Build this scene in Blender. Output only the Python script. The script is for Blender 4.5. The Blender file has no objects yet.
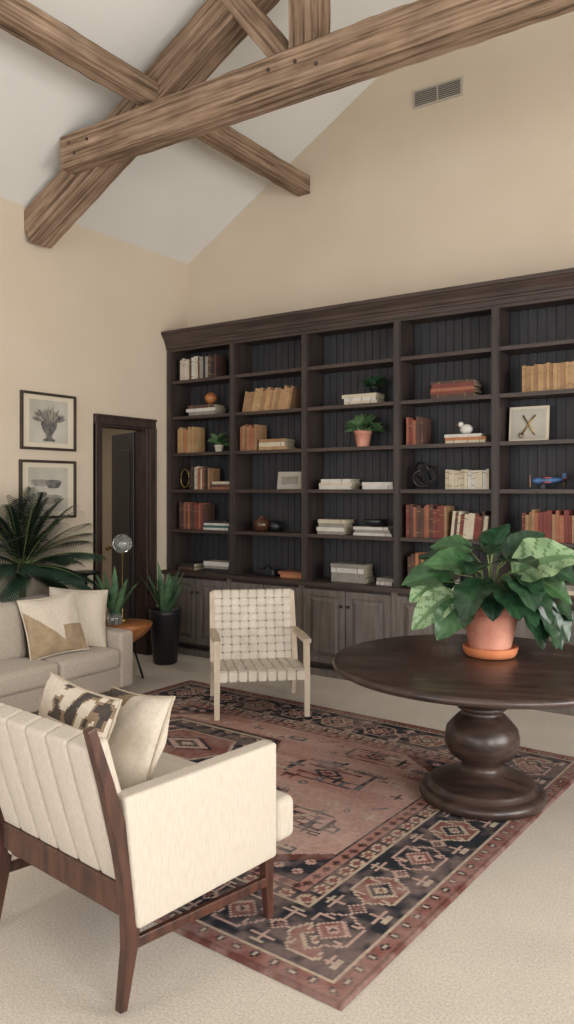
import bpy, math, random
import numpy as np
from mathutils import Vector, Matrix, noise

random.seed(7)
scene = bpy.context.scene

# ------------------------------------------------------------------ materials
def lin(h):
    h = h.lstrip('#')
    o = []
    for i in (0, 2, 4):
        c = int(h[i:i+2], 16) / 255
        o.append(c / 12.92 if c <= .04045 else ((c + .055) / 1.055) ** 2.4)
    return (*o, 1)

def mk(name, c1, c2=None, scale=5, stretch=(1, 1, 1), rough=.6, bump=.0, bscale=None, metal=0,
       lo=.35, hi=.65, detail=5, trans=0, coat=0, spec=.5, sheen=0, bdist=.01, mid=None, var=0, vscale=1.5):
    m = bpy.data.materials.new(name)
    m.use_nodes = True
    nt = m.node_tree
    b = nt.nodes['Principled BSDF']
    b.inputs['Roughness'].default_value = rough
    b.inputs['Metallic'].default_value = metal
    b.inputs['Transmission Weight'].default_value = trans
    b.inputs['Coat Weight'].default_value = coat
    b.inputs['Specular IOR Level'].default_value = spec
    b.inputs['Sheen Weight'].default_value = sheen
    tc = nt.nodes.new('ShaderNodeTexCoord')
    mp = nt.nodes.new('ShaderNodeMapping')
    mp.inputs['Scale'].default_value = stretch
    nt.links.new(tc.outputs['Object'], mp.inputs['Vector'])
    n = nt.nodes.new('ShaderNodeTexNoise')
    n.inputs['Scale'].default_value = scale
    n.inputs['Detail'].default_value = detail
    nt.links.new(mp.outputs[0], n.inputs['Vector'])
    r = nt.nodes.new('ShaderNodeValToRGB')
    r.color_ramp.elements[0].position = lo
    r.color_ramp.elements[1].position = hi
    r.color_ramp.elements[0].color = lin(c1)
    r.color_ramp.elements[1].color = lin(c2 or c1)
    if mid:
        e = r.color_ramp.elements.new(mid[0]); e.color = lin(mid[1])
    nt.links.new(n.outputs['Fac'], r.inputs[0])
    out = r.outputs[0]
    if var:
        n3 = nt.nodes.new('ShaderNodeTexNoise'); n3.inputs['Scale'].default_value = vscale; n3.inputs['Detail'].default_value = 4
        nt.links.new(tc.outputs['Object'], n3.inputs['Vector'])
        mr = nt.nodes.new('ShaderNodeMapRange'); mr.inputs[1].default_value = .3; mr.inputs[2].default_value = .7
        mr.inputs[3].default_value = 1 - var; mr.inputs[4].default_value = 1 + var * .6
        nt.links.new(n3.outputs['Fac'], mr.inputs[0])
        hs = nt.nodes.new('ShaderNodeHueSaturation'); nt.links.new(out, hs.inputs['Color']); nt.links.new(mr.outputs[0], hs.inputs['Value'])
        out = hs.outputs[0]
    nt.links.new(out, b.inputs['Base Color'])
    if bump:
        n2 = nt.nodes.new('ShaderNodeTexNoise')
        n2.inputs['Scale'].default_value = bscale or scale * 3
        n2.inputs['Detail'].default_value = 4
        nt.links.new(mp.outputs[0], n2.inputs['Vector'])
        bp = nt.nodes.new('ShaderNodeBump')
        bp.inputs['Strength'].default_value = bump
        bp.inputs['Distance'].default_value = bdist
        nt.links.new(n2.outputs['Fac'], bp.inputs['Height'])
        nt.links.new(bp.outputs[0], b.inputs['Normal'])
    return m

MT = dict(
    wall=mk('wall_paint', '#c3b5a1', '#c7b9a6', 2, rough=.9, bump=.05, bscale=90),
    ceil=mk('ceiling_paint', '#d3d2cd', '#d6d5d0', 2, rough=.9, bump=.05, bscale=90),
    carpet=mk('carpet_pile', '#b8afa3', '#d3cabd', 120, rough=1, bump=.8, bscale=260, spec=.1, detail=8, lo=.33, hi=.64, bdist=.006, var=.06, vscale=3),
    beam=mk('hewn_beam_wood', '#4d3f33', '#ac9580', 2.6, (.55, 17, 17), rough=.92, bump=.9, bscale=6, lo=.30, hi=.74, detail=14, spec=.15, mid=(.48, '#88715d'), var=.25, vscale=4),
    beamdark=mk('beam_peg', '#3a2e26', '#453830', 6, rough=.9),
    case=mk('bookcase_wood', '#2b2422', '#39302c', 4, (6, 6, .7), rough=.5, bump=.15, bscale=12),
    caseh=mk('bookcase_horizontal_wood', '#322824', '#453731', 4, (.7, 6, 6), rough=.45, bump=.15, bscale=12),
    base=mk('cabinet_wood_lit', '#5a534e', '#6e6660', 4, (6, 6, .7), rough=.42, bump=.15, bscale=12),  # bookcase wood, greyer and lighter: reflected light put into the colour
    bead=mk('beadboard', '#29292b', '#343437', 4, (6, 6, .7), rough=.6),
    knob=mk('pewter_knob', '#3a3531', metal=.8, rough=.4),
    door=mk('door_wood', '#2c201d', '#40302a', 4, (6, 6, .7), rough=.5, bump=.1),
    walnut=mk('walnut', '#34201a', '#573629', 5, (6, 6, 1), rough=.4, bump=.08, coat=.1),
    table=mk('dark_table_wood', '#2b201d', '#45352e', 3, (1, 8, 8), rough=.36, bump=.08, coat=.1),
    cream=mk('cream_linen', '#b5ab9d', '#c6bdaf', 150, (1, 1, .15), rough=.95, bump=.4, bscale=220, sheen=.1, spec=.2, bdist=.003, lo=.25, hi=.75),
    cream2=mk('cream_cotton', '#c2b7a6', '#cbc1b1', 60, rough=.95, bump=.3, bscale=200, sheen=.1, spec=.2, bdist=.003),
    piping=mk('cream_piping', '#a89b88', '#b3a693', 60, rough=.95),
    sofa=mk('sofa_linen', '#a2968a', '#aba093', 60, rough=.95, bump=.3, bscale=240, sheen=.15, spec=.2, bdist=.003),
    sofa2=mk('sofa_cushion_linen', '#a99d90', '#b2a79a', 60, rough=.95, bump=.3, bscale=240, sheen=.15, spec=.2, bdist=.003),
    tan=mk('tan_fabric', '#917d63', '#9f8b70', 20, rough=.95, bump=.2, bscale=200),
    blackp=mk('black_print_fabric', '#3b3531', '#4a433d', 20, rough=.95),
    brownp=mk('brown_print_fabric', '#7d6953', '#8b7762', 20, rough=.95),
    strap=mk('cream_leather_strap', '#c8beb0', '#d3cabd', 10, rough=.6, bump=.1),
    palewood=mk('pale_wood', '#b8a793', '#c7b9a5', 5, (6, 6, 1), rough=.6, bump=.1),
    terra=mk('terracotta_pot', '#b47460', '#cb947f', 5, rough=.85, bump=.15, bscale=60, var=.08, vscale=8),
    terra2=mk('terracotta_saucer', '#b5683f', '#c47a50', 6, rough=.8, bump=.1),
    soil=mk('potting_soil', '#241a14', '#3a2b20', 40, rough=1, bump=.8),
    leafd=mk('leaf_dark', '#172e1f', '#26432b', 9, rough=.3),
    leafd2=mk('leaf_dark_vein', '#233f2a', '#304f33', 9, rough=.3),
    leafm=mk('leaf_green', '#29482b', '#3b5e37', 9, rough=.34),
    leafm2=mk('leaf_green_vein', '#345634', '#466b41', 9, rough=.34),
    leafl=mk('leaf_silver', '#6f8a63', '#8fa57e', 9, rough=.42),
    leafv=mk('leaf_vein', '#4d6b46', '#5c7a50', 9, rough=.42),
    leafu=mk('leaf_snake', '#35553c', '#5c7a55', 12, rough=.45),
    palm=mk('palm_leaf', '#172920', '#2c4534', 9, rough=.5),
    stem=mk('plant_stem', '#5b6b3c', '#6e7d49', 9, rough=.6),
    trunk=mk('palm_trunk', '#4a3826', '#5f4a34', 20, rough=.9, bump=.5),
    blackpot=mk('black_ceramic', '#16171a', '#1f2024', 4, rough=.4),
    orangewood=mk('honey_wood', '#935630', '#b47848', 3, (1, 5, 5), rough=.45, bump=.05),
    metalblk=mk('black_metal', '#17171a', rough=.5, metal=.5),
    brass=mk('brass', '#a58a55', metal=.9, rough=.35),
    glass=mk('smoky_glass', '#c9d2cf', rough=.05, trans=.85),
    amber=mk('amber_glass', '#5a3a2c', rough=.1, trans=.4),
    frame=mk('frame_black', '#2f2721', '#3d322b', 6, rough=.45),
    mat_=mk('picture_mat', '#c6bba6', '#cbc1ad', 3, rough=.9),
    paper=mk('art_paper', '#a39e92', '#b7b1a5', 4, rough=.9),
    ink=mk('art_ink', '#4b4a48', '#73706a', 25, rough=.9),
    ink2=mk('art_wash', '#807a70', '#969084', 15, rough=.9),
    white=mk('white_paint', '#cfccc5', rough=.6),
    ventdark=mk('vent_dark', '#4b4b49', rough=.8),
    ventw=mk('vent_frame', '#aca698', rough=.6),
    slate=mk('slate_blue', '#3b5f8c', rough=.5),
    red=mk('toy_red', '#9c3a2c', rough=.5),
)
BK = {k: mk('book_' + k, a, b, 12, rough=.7) for k, (a, b) in dict(
    tan=('#9a7a54', '#aa8a63'), tan2=('#836445', '#957454'), cream=('#b0a58f', '#beb49f'), white=('#b5b1a9', '#c3bfb7'),
    red=('#64302a', '#743a31'), rust=('#84503a', '#945c45'), brown=('#47312a', '#573c32'), black=('#1f1c1b', '#2a2625'),
    grey=('#7d7972', '#8a867e'), orange=('#9d653f', '#aa704a'), teal=('#33504f', '#3f5f5d'), pages=('#a69c86', '#b5aa93')).items()}
BK['gold'] = mk('book_gold_band', '#8a744a', rough=.5, metal=.3)
BK['dband'] = mk('book_dark_band', '#7c6648', rough=.6)

# ------------------------------------------------------------------ mesh builder
def T(x, y, z): return Matrix.Translation((x, y, z))
def R(deg, ax): return Matrix.Rotation(math.radians(deg), 4, ax)

class MB:
    def __init__(s): s.v = []; s.f = []; s.mi = []; s.sm = []; s.mats = []
    def m(s, mat):
        if mat not in s.mats: s.mats.append(mat)
        return s.mats.index(mat)
    def add(s, vs, fs, mat, smooth=False, M=None):
        o = len(s.v)
        for p in vs:
            p = Vector(p)
            if M is not None: p = M @ p
            s.v.append(p)
        for k, f in enumerate(fs):
            s.f.append([o + i for i in f])
            s.mi.append(s.m(mat[k] if isinstance(mat, list) else mat)); s.sm.append(smooth)
    def box(s, c, sz, mat, M=None, top=(1, 1)):
        x, y, z = [a / 2 for a in sz]
        vs = [(c[0] + i * x * (top[0] if k > 0 else 1), c[1] + j * y * (top[1] if k > 0 else 1), c[2] + k * z)
              for k in (-1, 1) for j in (-1, 1) for i in (-1, 1)]
        fs = [(0, 2, 3, 1), (4, 5, 7, 6), (0, 1, 5, 4), (2, 6, 7, 3), (0, 4, 6, 2), (1, 3, 7, 5)]
        s.add(vs, fs, mat, False, M)
    def b(s, x0, x1, y0, y1, z0, z1, mat, M=None):
        s.box(((x0 + x1) / 2, (y0 + y1) / 2, (z0 + z1) / 2), (abs(x1 - x0), abs(y1 - y0), abs(z1 - z0)), mat, M)
    def lathe(s, prof, mat, segs=32, M=None, smooth=True, cap=True):
        vs = []; fs = []
        n = len(prof)
        for r, z in prof:
            for k in range(segs):
                a = 2 * math.pi * k / segs
                vs.append((r * math.cos(a), r * math.sin(a), z))
        for i in range(n - 1):
            for k in range(segs):
                k2 = (k + 1) % segs
                fs.append((i * segs + k, i * segs + k2, (i + 1) * segs + k2, (i + 1) * segs + k))
        s.add(vs, fs, mat, smooth, M)
        if cap:
            if prof[0][0] > 1e-4: s.add(vs[:segs], [list(range(segs))[::-1]], mat, False, M)
            if prof[-1][0] > 1e-4: s.add(vs[-segs:], [list(range(segs))], mat, False, M)
    def ball(s, c, r, mat, M=None, sc=(1, 1, 1), segs=20):
        prof = [(max(1e-5, math.sin(math.pi * i / 12)), -math.cos(math.pi * i / 12)) for i in range(13)]
        MM = T(*c) @ Matrix.Diagonal((r * sc[0], r * sc[1], r * sc[2], 1))
        s.lathe(prof, mat, segs, (M @ MM) if M is not None else MM, True, False)
    def tube(s, pts, rad, mat, segs=8, M=None, closed=False):
        pts = [Vector(p) for p in pts]
        n = len(pts)
        if not hasattr(rad, '__len__'): rad = [rad] * n
        vs = []; fs = []
        up = Vector((0, 0, 1))
        for i, p in enumerate(pts):
            if closed: d = pts[(i + 1) % n] - pts[i - 1]
            else: d = pts[min(i + 1, n - 1)] - pts[max(i - 1, 0)]
            d.normalize()
            a = d.cross(up)
            if a.length < .05: a = d.cross(Vector((1, 0, 0)))
            a.normalize(); b2 = a.cross(d)
            for k in range(segs):
                t = 2 * math.pi * k / segs
                vs.append(p + (a * math.cos(t) + b2 * math.sin(t)) * rad[i])
        for i in range(n if closed else n - 1):
            j = (i + 1) % n
            for k in range(segs):
                k2 = (k + 1) % segs
                fs.append((i * segs + k, j * segs + k, j * segs + k2, i * segs + k2))
        if not closed:
            fs.append(list(range(segs))); fs.append([(n - 1) * segs + k for k in range(segs)][::-1])
        s.add(vs, fs, mat, True, M)
    def ribbon(s, pts, wdirs, ndirs, w, th, mat, M=None, smooth=False):
        n = len(pts); vs = []; fs = []
        for i in range(n):
            p = Vector(pts[i]); wd = Vector(wdirs[i] if isinstance(wdirs, list) else wdirs)
            nd = Vector(ndirs[i] if isinstance(ndirs, list) else ndirs)
            ww = w[i] if isinstance(w, list) else w
            tt = th[i] if isinstance(th, list) else th
            for a, c in ((-1, -1), (1, -1), (1, 1), (-1, 1)):
                vs.append(p + wd * a * ww / 2 + nd * c * tt / 2)
        for i in range(n - 1):
            for k in range(4):
                k2 = (k + 1) % 4
                fs.append((i * 4 + k, i * 4 + k2, (i + 1) * 4 + k2, (i + 1) * 4 + k))
        fs.append((3, 2, 1, 0)); o = (n - 1) * 4; fs.append((o, o + 1, o + 2, o + 3))
        s.add(vs, fs, mat, smooth, M)
    def rbox(s, c, size, r, mat, puff=0, M=None, div=5, fn=None):
        hs = [a / 2 for a in size]
        r = min(r, min(hs) * .98)
        ax = []
        for h in hs:
            e = h - r
            ang = [math.tan(math.radians(q)) * r for q in (45, 30, 15)]
            ax.append([-(e + a) for a in ang] + [-e + 2 * e * i / div for i in range(div + 1)] + [e + a for a in ang[::-1]])
        key = {}; vs = []; fs = []
        def vid(p, k, sg):
            inner = [max(-(hs[i] - r), min(hs[i] - r, p[i])) for i in range(3)]
            d = Vector([p[i] - inner[i] for i in range(3)])
            d = d.normalized() * r
            q = Vector(inner) + d
            a, b2 = (k + 1) % 3, (k + 2) % 3
            pf = puff[k] if isinstance(puff, (tuple, list)) else puff
            amt = pf * max(0, 1 - (p[a] / hs[a]) ** 2) * max(0, 1 - (p[b2] / hs[b2]) ** 2)
            q[k] += sg * amt
            kk = tuple(round(x, 5) for x in q)
            if kk not in key:
                key[kk] = len(vs)
                q = q + Vector(c)
                if fn: q = fn(q)
                vs.append(q)
            return key[kk]
        for k in range(3):
            a, b2 = (k + 1) % 3, (k + 2) % 3
            for sg in (-1, 1):
                A, B = ax[a], ax[b2]
                for i in range(len(A) - 1):
                    for j in range(len(B) - 1):
                        q = []
                        for ii, jj in ((i, j), (i + 1, j), (i + 1, j + 1), (i, j + 1)):
                            p = [0, 0, 0]; p[k] = sg * hs[k]; p[a] = A[ii]; p[b2] = B[jj]
                            q.append(vid(p, k, sg))
                        if sg < 0: q = q[::-1]
                        if len(set(q)) >= 3: fs.append(q)
        s.add(vs, fs, mat, True, M)
    def pillow(s, w, h, t, M, matfn, n=18, seed=0, piping=None):
        vs = []; fs = []; mats = []
        def outline(u, v): return (w / 2 * u * (1 - .07 * (1 - v * v)), h / 2 * v * (1 - .07 * (1 - u * u)))
        for side in (1, -1):
            o = len(vs)
            for j in range(n + 1):
                for i in range(n + 1):
                    u = -1 + 2 * i / n; v = -1 + 2 * j / n
                    x, y = outline(u, v)
                    th = t / 2 * (max(0, 1 - abs(u) ** 2.6) ** .55) * (max(0, 1 - abs(v) ** 2.6) ** .55)
                    th += .016 * noise.noise(Vector((x * 9, y * 9, side * 3 + seed))) * (1 if th > .01 else 0)
                    vs.append((x, y, side * th))
            for j in range(n):
                for i in range(n):
                    q = [o + j * (n + 1) + i, o + j * (n + 1) + i + 1, o + (j + 1) * (n + 1) + i + 1, o + (j + 1) * (n + 1) + i]
                    if side < 0: q = q[::-1]
                    fs.append(q); mats.append(matfn((i + .5) / n, (j + .5) / n, side))
        s.add(vs, fs, mats, True, M)
        if piping:
            pts = []
            K = 10
            for i in range(K): pts.append(outline(-1 + 2 * i / K, -1))
            for i in range(K): pts.append(outline(1, -1 + 2 * i / K))
            for i in range(K): pts.append(outline(1 - 2 * i / K, 1))
            for i in range(K): pts.append(outline(-1, 1 - 2 * i / K))
            s.tube([(p[0], p[1], 0) for p in pts], .005, piping, 6, M, closed=True)
    def leaf(s, base, d, up, L, W, mats, droop=.3, fold=.2, n=12, shape='ovate', M=None, ripple=0, J=3):
        base = Vector(base); d = Vector(d).normalized(); up = Vector(up)
        side = d.cross(up).normalized(); upn = side.cross(d)
        vs = []; fs = []; ml = []
        for i in range(n + 1):
            t = i / n
            if shape == 'ovate': w = W / 2 * (math.sin(math.pi * min(1, t ** .72)) ** .8) * 1.0
            elif shape == 'blade': w = W / 2 * (min(1, .55 + t * 1.6) * (1 - t ** 3.2))
            else: w = W / 2 * math.sin(math.pi * (t * .92 + .08) ** .85)
            w = max(w, .0006)
            c = base + d * (L * (t - droop * .25 * t * t)) - upn * (droop * L * t * t)
            for j in range(-J, J + 1):
                q = j / J
                rp = ripple * W * math.sin(t * 20 + (0 if j > 0 else 1)) * abs(q) ** 2
                back = L * .10 * (abs(q) ** 2) * (1 - t) ** 3 if shape == 'ovate' else 0
                vs.append(c - d * back + side * w * q + upn * (fold * w * abs(q) ** 1.3 + rp))
        K = 2 * J + 1
        for i in range(n):
            for j in range(K - 1):
                fs.append((i * K + j, i * K + j + 1, (i + 1) * K + j + 1, (i + 1) * K + j))
                if isinstance(mats, (list, tuple)):
                    jj = abs(j - (K - 1) / 2 + .5)
                    ml.append(mats[1] if ((int(i - jj * 1.2) % 5) == 0 or jj < .6) else mats[0])
                else: ml.append(mats)
        s.add(vs, fs, ml, True, M)
    def obj(s, name, loc=(0, 0, 0), rz=0, bevel=0, parent=None, segs=2, rot=None):
        me = bpy.data.meshes.new(name)
        me.from_pydata([tuple(p) for p in s.v], [], s.f)
        for m_ in s.mats: me.materials.append(m_)
        me.polygons.foreach_set('material_index', s.mi)
        me.polygons.foreach_set('use_smooth', s.sm)
        me.update()
        o = bpy.data.objects.new(name, me)
        scene.collection.objects.link(o)
        o.location = loc
        o.rotation_euler = rot or (0, 0, math.radians(rz))
        if bevel:
            bv = o.modifiers.new('bevel', 'BEVEL'); bv.width = bevel; bv.segments = segs
            bv.limit_method = 'ANGLE'; bv.angle_limit = math.radians(50); bv.harden_normals = False
        if parent: o.parent = parent
        return o

def empty(name, loc=(0, 0, 0)):
    e = bpy.data.objects.new(name, None); scene.collection.objects.link(e); e.location = loc
    e.empty_display_size = .2
    return e

# ------------------------------------------------------------------ room shell
XL, XR, YB, YF = -5.38, 3.0, 6.07, -3.5
EV, RX = 3.93, -1.2
RZ = EV + .58 * (RX - XL)
WT = .15
b = MB(); b.b(XL - 2.2, XR + WT, YF - WT, YB + WT + .6, -.1, 0, MT['carpet']); b.obj('floor')

DY0, DY1, DZ = 4.885, 5.49, 2.20
b = MB()
b.b(XL - WT, XL, YF - WT, DY0, 0, EV, MT['wall'])
b.b(XL - WT, XL, DY1, YB + WT, 0, EV, MT['wall'])
b.b(XL - WT, XL, DY0, DY1, DZ, EV, MT['wall'])
b.obj('wall_left')

def gable(name, y0, y1, holes=None):
    b = MB()
    if not holes:
        b.b(XL - WT, XR + WT, y0, y1, 0, EV, MT['wall'])
    else:
        x = XL - WT
        for (hx0, hx1, hz0, hz1) in holes:
            b.b(x, hx0, y0, y1, 0, EV, MT['wall'])
            b.b(hx0, hx1, y0, y1, 0, hz0, MT['wall'])
            b.b(hx0, hx1, y0, y1, hz1, EV, MT['wall'])
            x = hx1
        b.b(x, XR + WT, y0, y1, 0, EV, MT['wall'])
    vs = [(XL - WT, y0, EV), (XR + WT, y0, EV), (RX, y0, RZ + .1), (XL - WT, y1, EV), (XR + WT, y1, EV), (RX, y1, RZ + .1)]
    b.add(vs, [(0, 1, 2), (5, 4, 3), (0, 3, 4, 1), (1, 4, 5, 2), (2, 5, 3, 0)], MT['wall'])
    return b.obj(name)
gable('wall_back', YB, YB + WT)
FW = [(-4.6, -2.2, .5, 3.3), (-1.4, 1.6, .5, 3.3)]
gable('wall_front', YF - WT, YF, FW)
RWY = [(-1.5, 1.0), (1.8, 4.6)]
b = MB(); y = YF - WT
for (a, c) in RWY:
    b.b(XR, XR + WT, y, a, 0, EV, MT['wall']); b.b(XR, XR + WT, a, c, 0, .5, MT['wall']); b.b(XR, XR + WT, a, c, 3.2, EV, MT['wall']); y = c
b.b(XR, XR + WT, y, YB + WT, 0, EV, MT['wall'])
b.obj('wall_right')
k = 1
for (a, c, z0, z1) in FW:
    b = MB(); yy = YF - .07
    for x in (a + .03, (a + c) / 2, c - .03): b.box((x, yy, (z0 + z1) / 2), (.06, .08, z1 - z0), MT['white'])
    for z in (z0 + .03, (z0 + z1) / 2, z1 - .03): b.box(((a + c) / 2, yy, z), (c - a, .07, .06), MT['white'])
    b.obj('window_%d' % k); k += 1
for (a, c) in RWY:
    b = MB(); xx = XR + .07
    for y in (a + .03, (a + c) / 2, c - .03): b.box((xx, y, 1.85), (.08, .06, 2.7), MT['white'])
    for z in (.53, 1.85, 3.17): b.box((xx, (a + c) / 2, z), (.07, c - a, .06), MT['white'])
    b.obj('window_%d' % k); k += 1

b = MB()
def slab(x0, z0, x1, z1):
    vs = []
    for y in (YF - WT, YB + WT):
        vs += [(x0, y, z0), (x1, y, z1), (x1, y, z1 + .15), (x0, y, z0 + .15)]
    b.add(vs, [(0, 1, 5, 4), (1, 2, 6, 5), (2, 3, 7, 6), (3, 0, 4, 7), (0, 3, 2, 1), (4, 5, 6, 7)], MT['ceil'])
slab(XL - .15, EV - .087, RX, RZ); slab(XR + .15, EV - .087, RX, RZ)
b.obj('ceiling')
b = MB()
b.b(XL, XL + .018, YF, 4.8, 0, .12, MT['wall']); b.obj('baseboard_left', bevel=.004)
b = MB(); b.b(.56, XR, YB - .018, YB, 0, .12, MT['wall']); b.obj('baseboard_back', bevel=.004)

b = MB()
b.b(XL - 2.2, XL - WT, 6.55, 6.6, 0, 2.6, MT['wall']); b.b(XL - 2.2, XL - WT, 3.95, 4.0, 0, 2.6, MT['wall'])
b.b(XL - 2.25, XL - 2.2, 3.95, 6.6, 0, 2.6, MT['wall']); b.b(XL - 2.25, XL - WT, 3.95, 6.6, 2.6, 2.65, MT['ceil'])
b.obj('wall_hallway')
b = MB()
cw = .085
for y0, y1 in ((DY0 - cw, DY0), (DY1, DY1 + cw)):
    b.b(XL - .005, XL + .03, y0, y1, 0, DZ, MT['door']); b.b(XL - .005, XL + .042, y0 + (.0 if y0 < 5 else cw - .02), y0 + (.02 if y0 < 5 else cw), 0, DZ, MT['door'])
b.b(XL - .005, XL + .03, DY0 - cw, DY1 + cw, DZ, DZ + cw, MT['door'])
b.b(XL - .005, XL + .045, DY0 - cw, DY1 + cw, DZ + cw - .02, DZ + cw, MT['door'])
b.b(XL - WT, XL, DY0, DY0 + .02, 0, DZ, MT['door']); b.b(XL - WT, XL, DY1 - .02, DY1, 0, DZ, MT['door']); b.b(XL - WT, XL, DY0, DY1, DZ - .02, DZ, MT['door'])
b.obj('trim_1', bevel=.004)
b = MB()
b.b(0, .58, -.02, .02, .01, DZ - .03, MT['blackpot'])
for z0, z1 in ((.2, .95), (1.1, 2.0)):
    b.b(.09, .49, -.03, -.02, z0, z1, MT['blackpot']); b.b(.09, .49, .02, .03, z0, z1, MT['blackpot'])
for sg, ang in ((-1, 90), (1, -90)):
    b.lathe([(.012, 0), (.012, .04), (.028, .05), (.03, .07), (.015, .085), (.0001, .087)], MT['brass'], 16, T(.53, sg * .02, 1.0) @ R(ang, 'X'))
b.obj('door_1', (XL - WT - .02, DY1 + .0, 0), 180 - 22, bevel=.005)

# ------------------------------------------------------------------ beams
def beam(name, p0, p1, w, h, parent, seed=0, pegs=()):
    p0 = Vector(p0); p1 = Vector(p1); L = (p1 - p0).length
    d = (p1 - p0).normalized()
    up = Vector((0, 0, 1)) if abs(d.z) < .95 else Vector((1, 0, 0))
    yv = up.cross(d).normalized(); zv = d.cross(yv)
    n = max(8, int(L / .05))
    b = MB(); vs = []; fs = []
    ring = []
    st = [-1, -.95, -.5, 0, .5, .95]
    for a in st: ring.append((a, -1))
    for a in st: ring.append((1, a))
    for a in st: ring.append((-a, 1))
    for a in st: ring.append((-1, -a))
    K = len(ring)
    for i in range(n + 1):
        x = L * i / n
        for (a, c) in ring:
            corner = abs(a) == 1 and abs(c) == 1
            chip = max(0, noise.noise(Vector((x * 3.1, a * 5 + seed, c * 5))) - .15) * .16
            f = (.975 - chip) if corner else 1
            y = a * w / 2 * f; z = c * h / 2 * f
            q = Vector((x * .7, a * .3 + seed, c * .3))
            q2 = Vector((x * 7, a * 2 + seed, c * 2))
            dy = .006 * noise.noise(q) + .006 * noise.noise(q2); dz = .007 * noise.noise(q + Vector((9, 3, 1))) + .006 * noise.noise(q2 + Vector((2, 7, 1)))
            vs.append((x, y + dy, z + dz))
    for i in range(n):
        for k_ in range(K):
            k2 = (k_ + 1) % K
            fs.append((i * K + k_, (i + 1) * K + k_, (i + 1) * K + k2, i * K + k2))
    fs.append(list(range(K))); fs.append([n * K + k_ for k_ in range(K)][::-1])
    b.add(vs, fs, MT['beam'], False)
    for (px, pz) in pegs:
        b.lathe([(.012, 0), (.012, .014), (.0001, .016)], MT['beamdark'], 12, T(px, w / 2 - .006, pz) @ R(-90, 'X'))
        b.lathe([(.012, 0), (.012, .014), (.0001, .016)], MT['beamdark'], 12, T(px, -w / 2 + .006, pz) @ R(90, 'X'))
    o = b.obj(name)
    Mx = Matrix((d, yv, zv)).transposed().to_4x4(); Mx.translation = p0
    o.matrix_world = Mx
    if parent: o.parent = parent
    return o
YT = 4.12
tr = empty('roof_truss')
beam('rafter_left', (XL + .01, YT + .05, 3.74), (RX, YT + .05, 3.74 + .53 * (RX - XL)), .21, .275, tr, 1)
beam('rafter_right', (XR, YT + .05, 3.74), (RX, YT + .05, 3.74 + .53 * (RX - XL)), .21, .275, tr, 2)
beam('tie_beam', (-4.77, YT - .1, 4.165), (2.5, YT - .1, 4.165), .18, .25, tr, 3,
     [(.10, .05), (.16, -.04), (.3, .03), (1.95, .04), (2.3, -.03), (2.15, .03)])
beam('queen_post', (-2.64, YT, 4.24), (-2.64, YT, 5.05), .19, .20, tr, 4)
beam('queen_post_right', (.25, YT, 4.24), (.25, YT, 5.05), .19, .20, tr, 5)
beam('strut', (-2.74, YT, 4.26), (-3.28, YT, 4.96), .13, .15, tr, 6)
beam('purlin', (-3.95, YF, 4.42), (-3.95, YB + .0, 4.42), .14, .16, tr, 7)

b = MB()
b.b(-.22, .22, -.012, 0, -.075, .075, MT['ventw']); b.b(-.2, -.01, -.016, -.01, -.058, .058, MT['ventdark']); b.b(.01, .2, -.016, -.01, -.058, .058, MT['ventdark'])
for i in range(7):
    z = -.05 + i * .0165
    for x in (-.105, .105): b.box((x, -.018, z), (.19, .01, .003), MT['ventw'], M=None)
b.obj('air_vent', (-2.62, YB, 4.90))

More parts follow.
